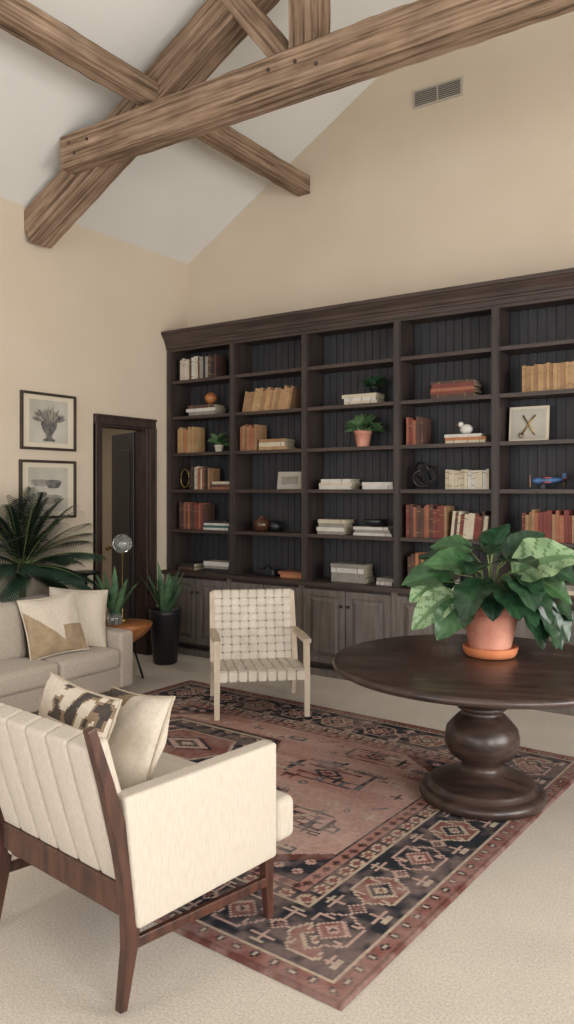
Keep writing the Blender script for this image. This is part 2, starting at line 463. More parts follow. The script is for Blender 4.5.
# ------------------------------------------------------------------ bookcase
YFc = 5.75
edges = [-5.335, -4.545, -3.74, -2.84, -2.02, -1.2, -.3, .52]
LV = [.81, 1.215, 1.605, 1.965, 2.325, 2.68]
b = MB()
x0, x1 = XL + .005, edges[-1] + .035
b.b(x0, x1, YB - .02, YB - .002, 0, 3.1, MT['bead'])
for i, x in enumerate(edges):
    w = .062
    b.b(x - w / 2, x + w / 2, YFc, YFc + .03, .81, 3.02, MT['case'])
    b.b(x - w / 2 + .008, x + w / 2 - .008, YFc - .008, YFc, .83, 2.98, MT['case'])
    b.b(x - .015, x + .015, YFc + .03, YB - .02, .81, 3.02, MT['case'])
for i in range(len(edges) - 1):
    a, c = edges[i] + .031, edges[i + 1] - .031
    nb = int((c - a + .04) / .07)
    for q in range(nb):
        xa = a - .015 + (c - a + .03) * q / nb
        b.b(xa + .004, xa + (c - a + .03) / nb - .004, YB - .028, YB - .019, .81, 3.02, MT['bead'])
    for z in LV[1:]:
        b.b(a - .014, c + .014, YFc + .012, YB - .02, z - .025, z, MT['caseh'])
        b.b(a - .002, c + .002, YFc + .004, YFc + .014, z - .030, z + .0, MT['caseh'])
    b.b(a - .01, c + .01, YFc + .002, YFc + .03, 2.97, 3.03, MT['caseh'])
    mid = (a + c) / 2
    for (da, dc) in ((a - .0, mid - .004), (mid + .004, c + .0)):
        z0, z1 = .12, .745; yf = YFc - .056; st = .055
        b.b(da, dc, yf + .016, yf + .026, z0, z1, MT['base'])
        b.b(da, da + st, yf, yf + .026, z0, z1, MT['base']); b.b(dc - st, dc, yf, yf + .026, z0, z1, MT['base'])
        b.b(da + st, dc - st, yf, yf + .026, z0, z0 + st, MT['base']); b.b(da + st, dc - st, yf, yf + .026, z1 - st, z1, MT['base'])
        cx, cz = (da + dc) / 2, (z0 + z1) / 2; hw, hh = (dc - da - 2 * st - .012) / 2, (z1 - z0 - 2 * st - .012) / 2
        vs = [(cx + sx * hw, yf + .016, cz + sz * hh) for sx, sz in ((-1, -1), (1, -1), (1, 1), (-1, 1))] + \
             [(cx + sx * (hw - .035), yf + .003, cz + sz * (hh - .035)) for sx, sz in ((-1, -1), (1, -1), (1, 1), (-1, 1))]
        b.add(vs, [(0, 1, 5, 4), (1, 2, 6, 5), (2, 3, 7, 6), (3, 0, 4, 7), (4, 5, 6, 7)], MT['base'])
    for xk in (mid - .035, mid + .035):
        b.lathe([(.006, 0), (.006, .015), (.013, .02), (.012, .028), (.0001, .03)], MT['knob'], 12, T(xk, YFc - .056, .62) @ R(90, 'X'))
b.b(x0, x1, YFc - .03, YB - .02, .09, .78, MT['case'])
for x in edges: b.b(x - .028, x + .028, YFc - .045, YFc - .03, .06, .775, MT['base'])
b.b(x0, x1, YFc + .02, YB - .02, 0, .09, MT['case'])
b.b(x0, x1, YFc - .048, YB - .02, 0, .06, MT['base'])
b.b(x0, x1, YFc - .075, YB - .02, .775, .81, MT['caseh'])
prof = [(0, 2.995), (-.012, 2.995), (-.012, 3.03), (-.02, 3.035), (-.02, 3.05), (-.03, 3.06), (-.04, 3.085), (-.065, 3.12), (-.07, 3.13), (-.08, 3.135), (-.08, 3.165), (.3, 3.165), (.3, 2.995)]
vs = [(x0, YFc + p[0], p[1]) for p in prof] + [(x1, YFc + p[0], p[1]) for p in prof]
n = len(prof)
b.add(vs, [(i, i + n, (i + 1) % n + n, (i + 1) % n) for i in range(n)] + [list(range(n)), [i + n for i in range(n)][::-1]], MT['caseh'])
b.obj('bookcase')

def bx(bay, fr):
    a, c = edges[bay - 1] + .035, edges[bay] - .035
    return a + (c - a) * fr

def book(b, M, w, h, d, col, rnd):
    m_ = BK[col]
    b.b(0, .003, 0, d, 0, h, m_, M); b.b(w - .003, w, 0, d, 0, h, m_, M); b.b(0, w, -.001, .003, 0, h, m_, M)
    b.b(.003, w - .003, .003, d - .004, .004, h - .005, BK['pages'], M)
    if rnd.random() < .7:
        for z in rnd.choice(((.15, .8), (.7,), (.2, .55, .85), (.85,))):
            b.b(0, w, -.002, .0005, h * z, h * z + .006, BK['gold' if col in ('red', 'brown', 'black', 'rust', 'teal') else 'dband'], M)

def brow(bay, lv, f0, f1, cols, h=.23, t=(.018, .034), d=.16, seed=0, lean=0, yoff=.05, jit=.02):
    rnd = random.Random(seed); b = MB()
    X0, X1 = bx(bay, f0), bx(bay, f1); x = 0
    while True:
        w = rnd.uniform(*t)
        if x + w > (X1 - X0): break
        hh = h + rnd.uniform(-jit, jit); M = T(x, rnd.uniform(0, .012), 0)
        if lean: M = T(x, 0, 0) @ R(lean, 'Y')
        book(b, M, w, hh, d, rnd.choice(cols), rnd); x += w + .001
    zz = min(v.z for v in b.v)
    return b.obj('book_row', (X0, YFc + yoff, LV[lv] - zz + .0005))

def bstack(bay, lv, f0, f1, cols, n=3, t=(.025, .04), d=.17, seed=0, yoff=.05, z0=0):
    rnd = random.Random(seed + 50); b = MB()
    X0, X1 = bx(bay, f0), bx(bay, f1); z = 0
    for i in range(n):
        th = rnd.uniform(*t); L = (X1 - X0) * rnd.uniform(.86, 1)
        M = T((X1 - X0 - L) / 2 + rnd.uniform(-.01, .01), 0, z + th) @ R(90, 'Y')
        book(b, M, th, L, d, cols[i % len(cols)], rnd); z += th + .0005
    b.obj('book_stack', (X0, YFc + yoff, LV[lv] + .0005 + z0))
    return z + z0

brow(1, 5, .05, .72, ['white', 'grey', 'black', 'cream', 'brown'], .21, seed=1)
z = bstack(1, 4, .2, .72, ['grey', 'white', 'brown'], 3, seed=2)
b = MB(); b.ball((0, 0, .066), .06, MT['orangewood'], sc=(1, 1, .9)); b.lathe([(.035, 0), (.03, .012), (.02, .02)], MT['brass'], 20)
b.obj('wooden_orb', (bx(1, .55), YFc + .12, LV[4] + z + .002))
brow(1, 3, .03, .34, ['orange', 'tan', 'rust', 'tan'], .24, seed=3)
brow(1, 2, .24, .62, ['brown', 'black', 'cream', 'rust', 'white', 'tan2'], .21, seed=4)
bstack(1, 2, .64, .97, ['rust', 'brown', 'cream'], 3, (.02, .03), seed=5)
brow(1, 1, .06, .5, ['red', 'rust', 'brown', 'rust'], .25, seed=6)
bstack(1, 1, .5, .95, ['white', 'teal', 'white', 'black'], 4, (.02, .032), seed=7)
bstack(1, 0, .5, .95, ['black', 'grey', 'white'], 3, seed=8)
bstack(1, 0, .05, .35, ['brown', 'black'], 2, seed=81)
brow(2, 4, .06, .8, ['tan', 'tan', 'tan2'], .2, seed=9, lean=12)
brow(2, 3, .02, .3, ['rust', 'orange', 'tan2'], .23, seed=10)
bstack(2, 3, .3, .75, ['tan', 'cream', 'tan2'], 3, seed=11)
bstack(2, 0, .62, .98, ['orange', 'rust'], 2, (.02, .03), seed=12)
z = bstack(3, 4, .38, .8, ['cream', 'white', 'cream'], 3, (.022, .035), seed=13)
z34 = z
bstack(3, 2, .1, .5, ['white', 'cream', 'white'], 3, (.025, .035), seed=14)
bstack(3, 2, .6, .98, ['white', 'white'], 2, (.025, .035), seed=15)
bstack(3, 1, .08, .42, ['grey', 'white', 'grey', 'cream'], 4, (.025, .035), seed=16)
z31 = bstack(3, 1, .5, .95, ['white', 'grey', 'white'], 3, (.022, .03), seed=17)
bstack(3, 0, .25, .66, ['grey', 'grey', 'white', 'grey'], 4, (.035, .045), seed=18)
bstack(3, 0, .78, .98, ['white', 'grey'], 2, (.02, .03), seed=19)
bstack(4, 4, .3, .82, ['brown', 'red', 'rust', 'red', 'brown'], 5, (.02, .034), seed=20)
brow(4, 3, .03, .26, ['red', 'rust', 'brown'], .22, seed=21)
z43 = bstack(4, 3, .46, .92, ['cream', 'orange', 'white'], 3, (.022, .03), seed=22)
brow(4, 2, .48, .98, ['cream', 'cream', 'white'], .15, seed=23, jit=.006)
brow(4, 1, .03, .5, ['rust', 'red', 'brown', 'tan2', 'cream'], .25, seed=24)
brow(4, 1, .54, .93, ['rust', 'cream', 'brown', 'red'], .2, seed=25, lean=6)
brow(4, 0, .05, .28, ['rust', 'orange', 'brown'], .26, seed=26)
brow(4, 0, .3, .6, ['cream', 'red', 'white'], .23, seed=261)
brow(5, 4, .2, .98, ['tan', 'tan2', 'tan'], .2, seed=27, jit=.008)
brow(5, 2, .72, .98, ['cream', 'white'], .16, seed=28)
brow(5, 1, .2, .98, ['red', 'rust', 'red', 'tan2'], .22, seed=29)
bstack(5, 0, .3, .8, ['brown', 'cream', 'grey'], 3, seed=30)
for bay in (6, 7):
    for l in range(6):
        brow(bay, l, .1, .7, ['tan', 'red', 'cream', 'brown'], .22, seed=40 + l + bay * 7)

def shelf_plant(name, bay, lv, fr, pot, r, h, nleaf, L, W, lm, z0=0, seed=0, shape='ovate', spread=1.0):
    rnd = random.Random(seed); b = MB()
    b.lathe([(r * .72, 0), (r * .95, h * .8), (r * 1.05, h * .82), (r * 1.05, h), (r * .9, h), (r * .88, h * .85), (.0001, h * .84)], pot, 24)
    for i in range(nleaf):
        a = 2 * math.pi * i / nleaf + rnd.uniform(-.3, .3); el = rnd.uniform(.1, 1.3)
        d = Vector((math.cos(a) * math.cos(el) * spread, math.sin(a) * math.cos(el) * .6, math.sin(el)))
        base = Vector((d.x * r * .8, d.y * r * .8, h + rnd.uniform(.0, L * .5) * math.sin(el)))
        b.tube([(0, 0, h * .8), base], .002, MT['stem'], 5)
        b.leaf(base, d, (0, -.5, .8), L * rnd.uniform(.7, 1.1), W, lm, droop=.35, n=7, shape=shape)
    return b.obj(name, (bx(bay, fr), YFc + .13, LV[lv] + z0 + .001))
shelf_plant('potted_herb', 1, 3, .68, MT['cream2'], .045, .07, 26, .11, .05, MT['leafv'], seed=1, spread=1.2)
shelf_plant('potted_succulent', 3, 4, .72, MT['blackpot'], .05, .05, 26, .11, .045, MT['leafd2'], z0=z34 + .001, seed=2)
shelf_plant('potted_ivy', 3, 3, .58, MT['terra'], .075, .14, 44, .135, .06, MT['leafv'], seed=3, spread=1.3)
b = MB(); M = R(-8, 'X')
b.b(-.135, .135, 0, .015, 0, .16, MT['ventw'], M); b.b(-.12, .12, -.003, .001, .015, .145, MT['paper'], M); b.b(-.085, .085, -.006, -.002, .045, .115, MT['ink2'], M)
b.b(-.01, .01, .01, .07, .0, .006, MT['ventw'])
b.obj('photo_frame', (bx(2, .72), YFc + .12, LV[2] + .003))
b = MB(); M = R(-6, 'X')
b.b(-.15, .15, 0, .015, 0, .27, MT['mat_'], M); b.b(-.13, .13, -.003, .001, .02, .25, MT['paper'], M)
b.tube([(-.05, -.01, .05), (.0, -.01, .13), (.05, -.01, .2)], .006, MT['brass'], 6, M); b.tube([(.05, -.01, .05), (.0, -.01, .13), (-.04, -.01, .2)], .006, MT['brass'], 6, M)
b.tube([(-.05 + .02 * math.cos(a), -.01, .05 + .02 * math.sin(a)) for a in [i * .8 for i in range(8)]], .004, MT['brass'], 6, M)
b.obj('botanical_artwork', (bx(5, .22), YFc + .16, LV[3] + .002))
b = MB()
b.lathe([(.04, 0), (.07, .02), (.085, .06), (.07, .1), (.03, .125), (.028, .14), (.034, .145)], MT['amber'], 24)
b.lathe([(.03, 0), (.055, .02), (.065, .05), (.05, .085), (.02, .1)], MT['blackpot'], 24, T(.14, .03, 0))
b.obj('glass_vase', (bx(2, .3), YFc + .12, LV[1] + .001))
b = MB(); b.tube([(.055 * math.cos(a), 0, .11 + .09 * math.sin(a)) for a in [i * math.pi / 12 for i in range(24)]], .008, MT['brass'], 8, closed=True)
b.b(-.03, .03, -.03, .03, 0, .012, MT['metalblk']); b.tube([(0, 0, .01), (0, 0, .022)], .006, MT['brass'], 8); b.obj('ring_sculpture', (bx(1, .11), YFc + .1, LV[2] + .002))
b = MB()
pts = [((.075 + .03 * math.cos(3 * a)) * math.cos(2 * a), .03 * math.sin(3 * a), .119 + (.075 + .03 * math.cos(3 * a)) * math.sin(2 * a)) for a in [i * 2 * math.pi / 80 for i in range(80)]]
b.tube(pts, .010, MT['knob'], 8, closed=True); b.obj('knot_sculpture', (bx(4, .2), YFc + .12, LV[2] + .001))
b = MB(); b.ball((0, 0, .04), .04, MT['white'], sc=(1.3, .8, 1)); b.ball((-.045, 0, .08), .022, MT['white'])
b.lathe([(.008, 0), (.0001, .025)], MT['orangewood'], 8, T(-.062, 0, .08) @ R(-90, 'Y')); b.leaf((.03, 0, .05), (1, 0, .3), (0, 0, 1), .06, .03, MT['white'], n=6)
b.obj('bird_figurine', (bx(4, .68), YFc + .12, LV[3] + z43 + .001))
b = MB(); b.lathe([(.04, 0), (.08, .02), (.1, .06), (.095, .06), (.075, .025), (.0001, .012)], MT['blackpot'], 24)
b.obj('ceramic_bowl', (bx(3, .72), YFc + .13, LV[1] + z31 + .001))
b = MB(); b.rbox((0, 0, .035), (.2, .12, .06), .015, MT['blackpot']); b.lathe([(.03, .06), (.03, .08), (.015, .09), (.014, .11)], MT['metalblk'], 16); b.b(-.1, .1, -.06, .06, 0, .008, MT['metalblk'])
b.obj('decorative_tin', (bx(2, .42), YFc + .1, LV[0] + .001))
b = MB()
b.tube([(-.11, 0, .06), (-.08, 0, .062), (0, 0, .065), (.08, 0, .07), (.13, 0, .078)], [.012, .024, .026, .018, .006], MT['slate'], 12)
b.rbox((-.02, 0, .085), (.05, .2, .008), .003, MT['red']); b.rbox((-.02, 0, .05), (.05, .2, .008), .003, MT['red'])
b.rbox((.12, 0, .08), (.03, .08, .006), .002, MT['red']); b.rbox((.125, 0, .1), (.03, .006, .04), .002, MT['slate'])
for y in (-.06, .06): b.tube([(-.02, y, .05), (-.02, y, .085)], .003, MT['brass'], 6); b.lathe([(.018, -.005), (.018, .005)], MT['metalblk'], 14, T(-.04, y * .6, .018) @ R(90, 'X')); b.tube([(-.04, y * .6, .018), (-.03, 0, .05)], .003, MT['brass'], 6)
b.box((-.125, 0, .06), (.004, .012, .09), MT['orangewood']); b.tube([(.12, 0, .07), (.125, 0, 0.004)], .003, MT['brass'], 6)
b.obj('toy_biplane', (bx(5, .42), YFc + .13, LV[2] + .001), 30)
b = MB(); b.rbox((0, 0, .05), (.16, .12, .1), .01, MT['white']); b.ball((0, 0, .145), .045, MT['white']); b.obj('marble_bookend', (bx(5, .85), YFc + .12, LV[3] + .002))

# ------------------------------------------------------------------ wall pictures (left wall)
def picture(y0, y1, z0, z1, kind):
    b = MB(); w = y1 - y0; h = z1 - z0; f = .022
    b.b(0, .025, 0, f, 0, h, MT['frame']); b.b(0, .025, w - f, w, 0, h, MT['frame']); b.b(0, .025, f, w - f, 0, f, MT['frame']); b.b(0, .025, f, w - f, h - f, h, MT['frame'])
    b.b(0, .010, f, w - f, f, h - f, MT['mat_'])
    mw, mh = .085, .06
    b.b(0, .012, mw, w - mw, mh, h - mh, MT['paper'])
    rnd = random.Random(len(kind))
    if kind == 'urn':
        pr = [(.06, 0), (.065, .012), (.03, .03), (.035, .06), (.07, .1), (.085, .14), (.08, .16), (.10, .17)]
        cy = w / 2; zb = mh + .015
        vs = [(.0135, cy - r, zb + z) for r, z in pr] + [(.0135, cy + r, zb + z) for r, z in pr]
        b.add(vs, [(i, i + 8, i + 9, i + 1) for i in range(7)], MT['ink'])
        for i in range(24):
            a = math.radians(8 + 164 * i / 23); L = rnd.uniform(.08, .13)
            b.leaf((.0142 + .0003 * ((i * 7) % 24), cy + .07 * math.cos(a), zb + .17), (0, math.cos(a), math.sin(a)), (1, 0, 0), L, .026, MT['ink' if i % 2 else 'ink2'], droop=0, fold=0, n=6)
    else:
        for q_, (cy, cz, ry, rz, mm) in enumerate(((.2, .3, .09, .035, 'ink2'), (.34, .29, .08, .045, 'ink'), (.3, .16, .13, .05, 'ink2'), (.22, .2, .05, .03, 'ink'), (.38, .15, .04, .03, 'ink'))):
            vs = [(.0135 + q_ * .0005, cy + ry * math.cos(a) * (1 + .15 * math.sin(3 * a)), cz + rz * math.sin(a) * (1 + .2 * math.cos(2 * a))) for a in [i * math.pi / 12 for i in range(24)]]
            b.add(vs, [list(range(24))], MT[mm])
    b.obj('framed_print', (XL + .001, y0, z0), bevel=.002)
picture(4.02, 4.59, 1.935, 2.415, 'urn')
picture(4.01, 4.59, 1.36, 1.85, 'shells')

# ------------------------------------------------------------------ rug
def make_rug():
    W, H = 3.25, 2.72; st = .006
    nx, ny = int(W / st), int(H / st)
    X, Y = np.meshgrid(np.linspace(0, W, nx), np.linspace(0, H, ny))
    q = .012
    xq = np.floor(X / q) * q + q / 2; yq = np.floor(Y / q) * q + q / 2
    d = np.minimum(np.minimum(xq, W - xq), np.minimum(yq, H - yq))
    horiz = np.minimum(yq, H - yq) <= np.minimum(xq, W - xq)
    s = np.where(horiz, xq - W / 2, yq - H / 2)
    c = lambda h: np.array(lin(h)[:3])
    navy, cream, rust, rose, brick, pink, teal = c('#282a31'), c('#b0a18e'), c('#7b5049'), c('#9a7167'), c('#5f3a34'), c('#b2958a'), c('#565b60')
    col = np.zeros(X.shape + (3,)) + rose
    def put(mask, cc): col[mask] = cc
    rng = np.random.RandomState(3)
    def nz(sc, seed, sx=1):
        r = np.random.RandomState(seed); gx = r.rand(int(H / sc) + 3, int(W / (sc * sx)) + 3)
        fx, fy = X / (sc * sx), Y / sc; ix, iy = fx.astype(int), fy.astype(int); tx, ty = fx - ix, fy - iy
        tx = tx * tx * (3 - 2 * tx); ty = ty * ty * (3 - 2 * ty)
        return (gx[iy, ix] * (1 - tx) + gx[iy, ix + 1] * tx) * (1 - ty) + (gx[iy + 1, ix] * (1 - tx) + gx[iy + 1, ix + 1] * tx) * ty
    ab = np.clip(nz(.06, 1, 6) * .5 + nz(.30, 2) * .5, 0, 1)[..., None]
    ab = np.clip((ab - .25) * 1.8, 0, 1)
    col[:] = rose * (1 - ab) + pink * ab
    def hexa(cx, cy, a, bb): return np.maximum(np.abs(yq - cy) / bb, (np.abs(xq - cx) + np.abs(yq - cy) * .55) / a)
    cx, cy, a, bb = 1.12, 1.52, .66, .40
    h = hexa(cx, cy, a, bb)
    put(h < 1.0, brick); put(h < .96, navy); put((h < .90) & (h > .86), cream)
    kk = (np.abs(((xq - cx) % .13) - .065) + np.abs(((yq - cy) % .13) - .065))
    put((kk < .03) & (h < .83) & (h > .55), pink); put((kk < .014) & (h < .83) & (h > .55), rust)
    put((h < .52), cream); put((h < .49), rust)
    dd = np.abs(xq - cx) / .22 + np.abs(yq - cy) / .13
    put(dd < 1, navy); put(dd < .8, pink); put(dd < .5, navy); put(dd < .25, cream)
    for (mx, my, sc_) in ((2.12, 1.62, 1.), (2.3, 1.05, .8), (1.75, .95, .8), (2.2, 2.0, .7)):
        ax, ay = np.abs(xq - mx), np.abs(yq - my)
        o = np.maximum(ax / .26, ay / .13) / sc_
        put((o < 1) & (o > .88) & (ax + ay < .34 * sc_), navy)
        put((np.abs(ay - .06 * sc_) < .007) & (ax < .18 * sc_), brick)
        d2 = (ax / .1 + ay / .07) / sc_
        put((d2 < 1) & (d2 > .6), navy); put(d2 < .35, brick)
    fm = .56
    for i in range(150):
        cx_ = rng.uniform(fm + .05, W - fm - .05); cy_ = rng.uniform(fm + .05, H - fm - .05)
        if abs(cx_ - 1.12) < .68 and abs(cy_ - 1.52) < .43: continue
        cc = [navy, brick, cream, teal, navy, teal][rng.randint(6)]; k = rng.randint(6); z = rng.uniform(.02, .045)
        ax, ay = np.abs(xq - cx_), np.abs(yq - cy_)
        if k == 0: put((ax + ay < z) & (ax + ay > z * .45), cc)
        elif k == 1: put(((ax < z * .2) & (ay < z * 1.4)) | ((ay < z * .2) & (ax < z * 1.4)), cc)
        elif k == 2: put((ax < z * 1.6) & (ay < z) & ~((ax < z * 1.1) & (ay < z * .5)), cc)
        elif k == 3: put((ay < .008) & (ax < z * 2.4), cc); put((((xq - cx_) % .03) < .012) & (ax < z * 2.4) & (yq > cy_) & (yq < cy_ + z), cc)
        elif k == 4:
            put((ay < .014) & (ax < .04), cc); put((np.abs(ax - .03) < .007) & (yq < cy_) & (yq > cy_ - .05), cc); put((np.abs(xq - cx_ - .045) < .012) & (yq > cy_) & (yq < cy_ + .04), cc)
        else: put((np.abs((xq - cx_) - (yq - cy_)) < .01) & (ax < z * 1.5), cc)
    ex, ey = np.minimum(xq, W - xq) - fm, np.minimum(yq, H - yq) - fm
    sp = ex * .75 + ey
    stp = np.floor(sp / .035) * .035
    put((stp < .26) & (ex > 0) & (ey > 0), brick); put((stp < .21) & (ex > 0) & (ey > 0), navy)
    kk = (np.abs((ex % .1) - .05) + np.abs((ey % .1) - .05))
    put((stp < .18) & (kk < .03) & (ex > 0) & (ey > 0), pink); put((stp < .18) & (kk < .012) & (ex > 0) & (ey > 0), rust)
    put(d < fm, navy)
    put(d < .025, brick)
    put((d >= .025) & (d < .085), rust)
    m = (d >= .03) & (d < .085); zz = np.abs((s % .08) - .04) + np.abs(d - .0575)
    put(m & (zz < .024), navy); put(m & (zz < .012), cream)
    put((d >= .085) & (d < .097), cream)
    m = (d >= .1) & (d < .41)
    P = .34; u = (s + P / 2) % P - P / 2; idx = np.floor((s + P / 2) / P); cd = d - .255
    au, av = np.abs(u), np.abs(cd)
    dm = au / .12 + av / .12; hx = np.maximum(av / .105, (au + av * .6) / .125)
    for par, (o1, i1, i2) in enumerate(((cream, rust, navy), (pink, navy, rust))):
        mm = m & ((idx % 2) == par)
        put(mm & (hx < 1), o1); put(mm & (hx < .90), i1); put(mm & (dm < .62), o1); put(mm & (dm < .5), i2); put(mm & (dm < .28), o1); put(mm & (dm < .12), i1)
        hk = (np.abs(au - .06) < .008) & (np.abs(av - .055) < .02) & (hx < .85)
        put(mm & hk, o1)
    u2 = np.abs(au - .17)
    put(m & (u2 + av < .042) & (u2 + av > .026), pink); put(m & (u2 + av < .014), rust)
    put(m & (np.abs(av - .095) < .007) & (u2 < .05), pink); put(m & (u2 < .007) & (av > .05) & (av < .135), pink)
    put(m & (np.abs(av - .125) < .007) & (u2 < .03), cream)
    put((d >= .41) & (d < .422), cream)
    m = (d >= .422) & (d < .475); put(m, rust)
    zg = np.abs((s % .09) - .045); put(m & (np.abs(np.abs(d - .448) - zg * .55) < .007), cream); put(m & (zg < .01), navy)
    put((d >= .475) & (d < .49), navy); m = (d >= .49) & (d < .545); put(m, rose)
    zz = np.abs((s % .07) - .035) + np.abs(d - .5175); put(m & (zz < .026), brick); put(m & (zz < .012), navy)
    put((d >= .545) & (d < fm), navy)
    wear = (nz(.04, 5) * .5 + nz(.22, 6) * .5)[..., None]
    base = c('#9c867e')
    k = np.clip((wear - .36) * 1.4, 0, .42)
    col = col * (1 - k) + base * k
    col *= (.84 + .34 * nz(.012, 9)[..., None])
    Z = np.full(X.shape, .012) + .0015 * nz(.3, 11)
    Z[0, :] = Z[-1, :] = 0.0005; Z[:, 0] = Z[:, -1] = 0.0005
    co = np.stack([X, Y, Z], -1).reshape(-1, 3)
    idx_ = np.arange(nx * ny).reshape(ny, nx)
    fa = np.stack([idx_[:-1, :-1], idx_[:-1, 1:], idx_[1:, 1:], idx_[1:, :-1]], -1).reshape(-1, 4)
    me = bpy.data.meshes.new('persian_rug')
    me.vertices.add(len(co)); me.vertices.foreach_set('co', co.ravel())
    me.loops.add(fa.size); me.loops.foreach_set('vertex_index', fa.ravel().astype(np.int32))
    me.polygons.add(len(fa)); me.polygons.foreach_set('loop_start', (np.arange(len(fa)) * 4).astype(np.int32))
    me.polygons.foreach_set('loop_total', np.full(len(fa), 4, dtype=np.int32))
    me.update(calc_edges=True)
    at = me.color_attributes.new('rug_dye', 'FLOAT_COLOR', 'POINT')
    at.data.foreach_set('color', np.concatenate([col.reshape(-1, 3), np.ones((len(co), 1))], 1).ravel().astype(np.float32))
    m_ = bpy.data.materials.new('rug_wool'); m_.use_nodes = True; nt = m_.node_tree; bs = nt.nodes['Principled BSDF']
    a = nt.nodes.new('ShaderNodeAttribute'); a.attribute_name = 'rug_dye'; nt.links.new(a.outputs['Color'], bs.inputs['Base Color'])
    bs.inputs['Roughness'].default_value = .95; bs.inputs['Specular IOR Level'].default_value = .15
    n2 = nt.nodes.new('ShaderNodeTexNoise'); n2.inputs['Scale'].default_value = 180; bp = nt.nodes.new('ShaderNodeBump'); bp.inputs['Strength'].default_value = .5; bp.inputs['Distance'].default_value = .006
    tc = nt.nodes.new('ShaderNodeTexCoord'); nt.links.new(tc.outputs['Object'], n2.inputs['Vector']); nt.links.new(n2.outputs['Fac'], bp.inputs['Height']); nt.links.new(bp.outputs[0], bs.inputs['Normal'])
    me.materials.append(m_)
    o = bpy.data.objects.new('persian_rug', me); scene.collection.objects.link(o)
    th = math.radians(-2.5)
    o.rotation_euler = (0, 0, th)
    o.location = (-1.21 - W * math.cos(th), 2.07 - W * math.sin(th), 0.001)
make_rug()
RUG = .0145

# ------------------------------------------------------------------ round pedestal table
TC = (-1.44, 3.90)
b = MB()
b.lathe([(.29, 0), (.315, .008), (.32, .03), (.315, .048), (.29, .06), (.275, .064), (.27, .085), (.255, .095), (.20, .115), (.13, .135), (.105, .155), (.10, .175), (.115, .195),
         (.16, .225), (.185, .27), (.19, .315), (.18, .36), (.145, .40), (.115, .43), (.10, .445), (.105, .455), (.125, .463), (.125, .478), (.105, .486), (.085, .50), (.078, .54),
         (.085, .59), (.11, .63), (.17, .655), (.2, .66)], MT['table'], 56)
b.lathe([(.70, .655), (.745, .66), (.768, .672), (.772, .685), (.765, .698), (.75, .702), (.0001, .702)], MT['table'], 96)
b.obj('round_pedestal_table', (*TC, RUG), 20)
TZ = .702 + RUG

b = MB(); rnd = random.Random(5)
b.lathe([(.10, 0), (.128, .004), (.138, .02), (.145, .05), (.138, .055), (.125, .05), (.0001, .03)], MT['terra2'], 40)
b.lathe([(.105, .03), (.125, .12), (.145, .22), (.15, .232), (.163, .236), (.167, .25), (.166, .29), (.158, .296), (.148, .292), (.143, .27), (.0001, .265)], MT['terra'], 40)
b.lathe([(.142, .268), (.07, .278), (.0001, .28)], MT['soil'], 24, cap=False)
RIM = .29
LS = [
    ((-.22, -.06, .04), (-.8, -.3, -.45), .29, .18, 'l'), ((-.22, .0, .15), (-.95, -.2, .0), .27, .18, 'm'),
    ((-.12, -.08, .19), (-.7, -.3, .25), .27, .19, 'm'), ((-.10, .06, .27), (-.7, .1, .25), .22, .15, 'm'),
    ((-.02, -.02, .25), (-.35, -.5, .35), .24, .18, 'd'), ((-.08, -.14, .12), (-.5, -.6, -.3), .28, .21, 'd'),
    ((.03, -.15, .10), (.1, -.7, -.4), .25, .20, 'd'), ((.10, -.14, .14), (.6, -.5, -.5), .30, .21, 'd'),
    ((.18, -.08, .02), (.75, -.4, -.7), .32, .19, 'd'), ((.2, -.02, .14), (.9, -.3, -.35), .28, .19, 'm'),
    ((.12, -.10, .17), (.6, -.35, .42), .33, .30, 'l'), ((.24, .1, .18), (.9, .1, .1), .28, .2, 'd'),
    ((.03, .1, .24), (.1, .3, .5), .20, .15, 'd'), ((-.15, .12, .2), (-.7, .5, .2), .26, .17, 'd'),
    ((.18, .16, .14), (.7, .6, .1), .28, .18, 'd'), ((-.05, .17, .12), (-.3, .8, .0), .26, .17, 'd'),
    ((-.18, -.1, .0), (-.6, -.5, -.65), .25, .16, 'm'), ((.05, -.12, .22), (.25, -.6, .1), .25, .20, 'd'),
    ((-.04, -.1, .2), (-.4, -.6, .1), .25, .20, 'd'), ((.14, -.1, .06), (.5, -.5, -.9), .32, .18, 'd'),
    ((-.1, .0, .2), (-.8, -.1, .1), .26, .18, 'd'), ((.10, .02, .24), (.5, -.1, .4), .24, .17, 'd'),
    ((-.02, -.12, .05), (-.2, -.8, -.35), .18, .15, 'd'), ((-.2, .05, .08), (-.9, .2, -.2), .26, .18, 'd'),
    ((.26, .0, .06), (.9, -.2, -.5), .26, .18, 'd'), ((.08, -.16, .04), (.4, -.8, -.5), .22, .16, 'd'),
    ((-.28, .02, .1), (-.8, -.5, -.4), .21, .15, 'l'), ((.22, -.06, .20), (.8, -.4, -.1), .26, .19, 'd'),
    ((.3, .02, .0), (.6, -.4, -.9), .26, .16, 'd'), ((.22, -.1, -.02), (.5, -.6, -.9), .24, .15, 'd'), ((.08, -.17, .14), (.2, -.8, -.2), .25, .20, 'd'),
    ((-.12, -.13, .06), (-.5, -.7, -.5), .22, .16, 'd'), ((.02, .02, .28), (.1, -.3, .5), .2, .16, 'd'),
]
tm = {'l': (MT['leafl'], MT['leafv']), 'm': (MT['leafm'], MT['leafm2']), 'd': (MT['leafd'], MT['leafd2'])}
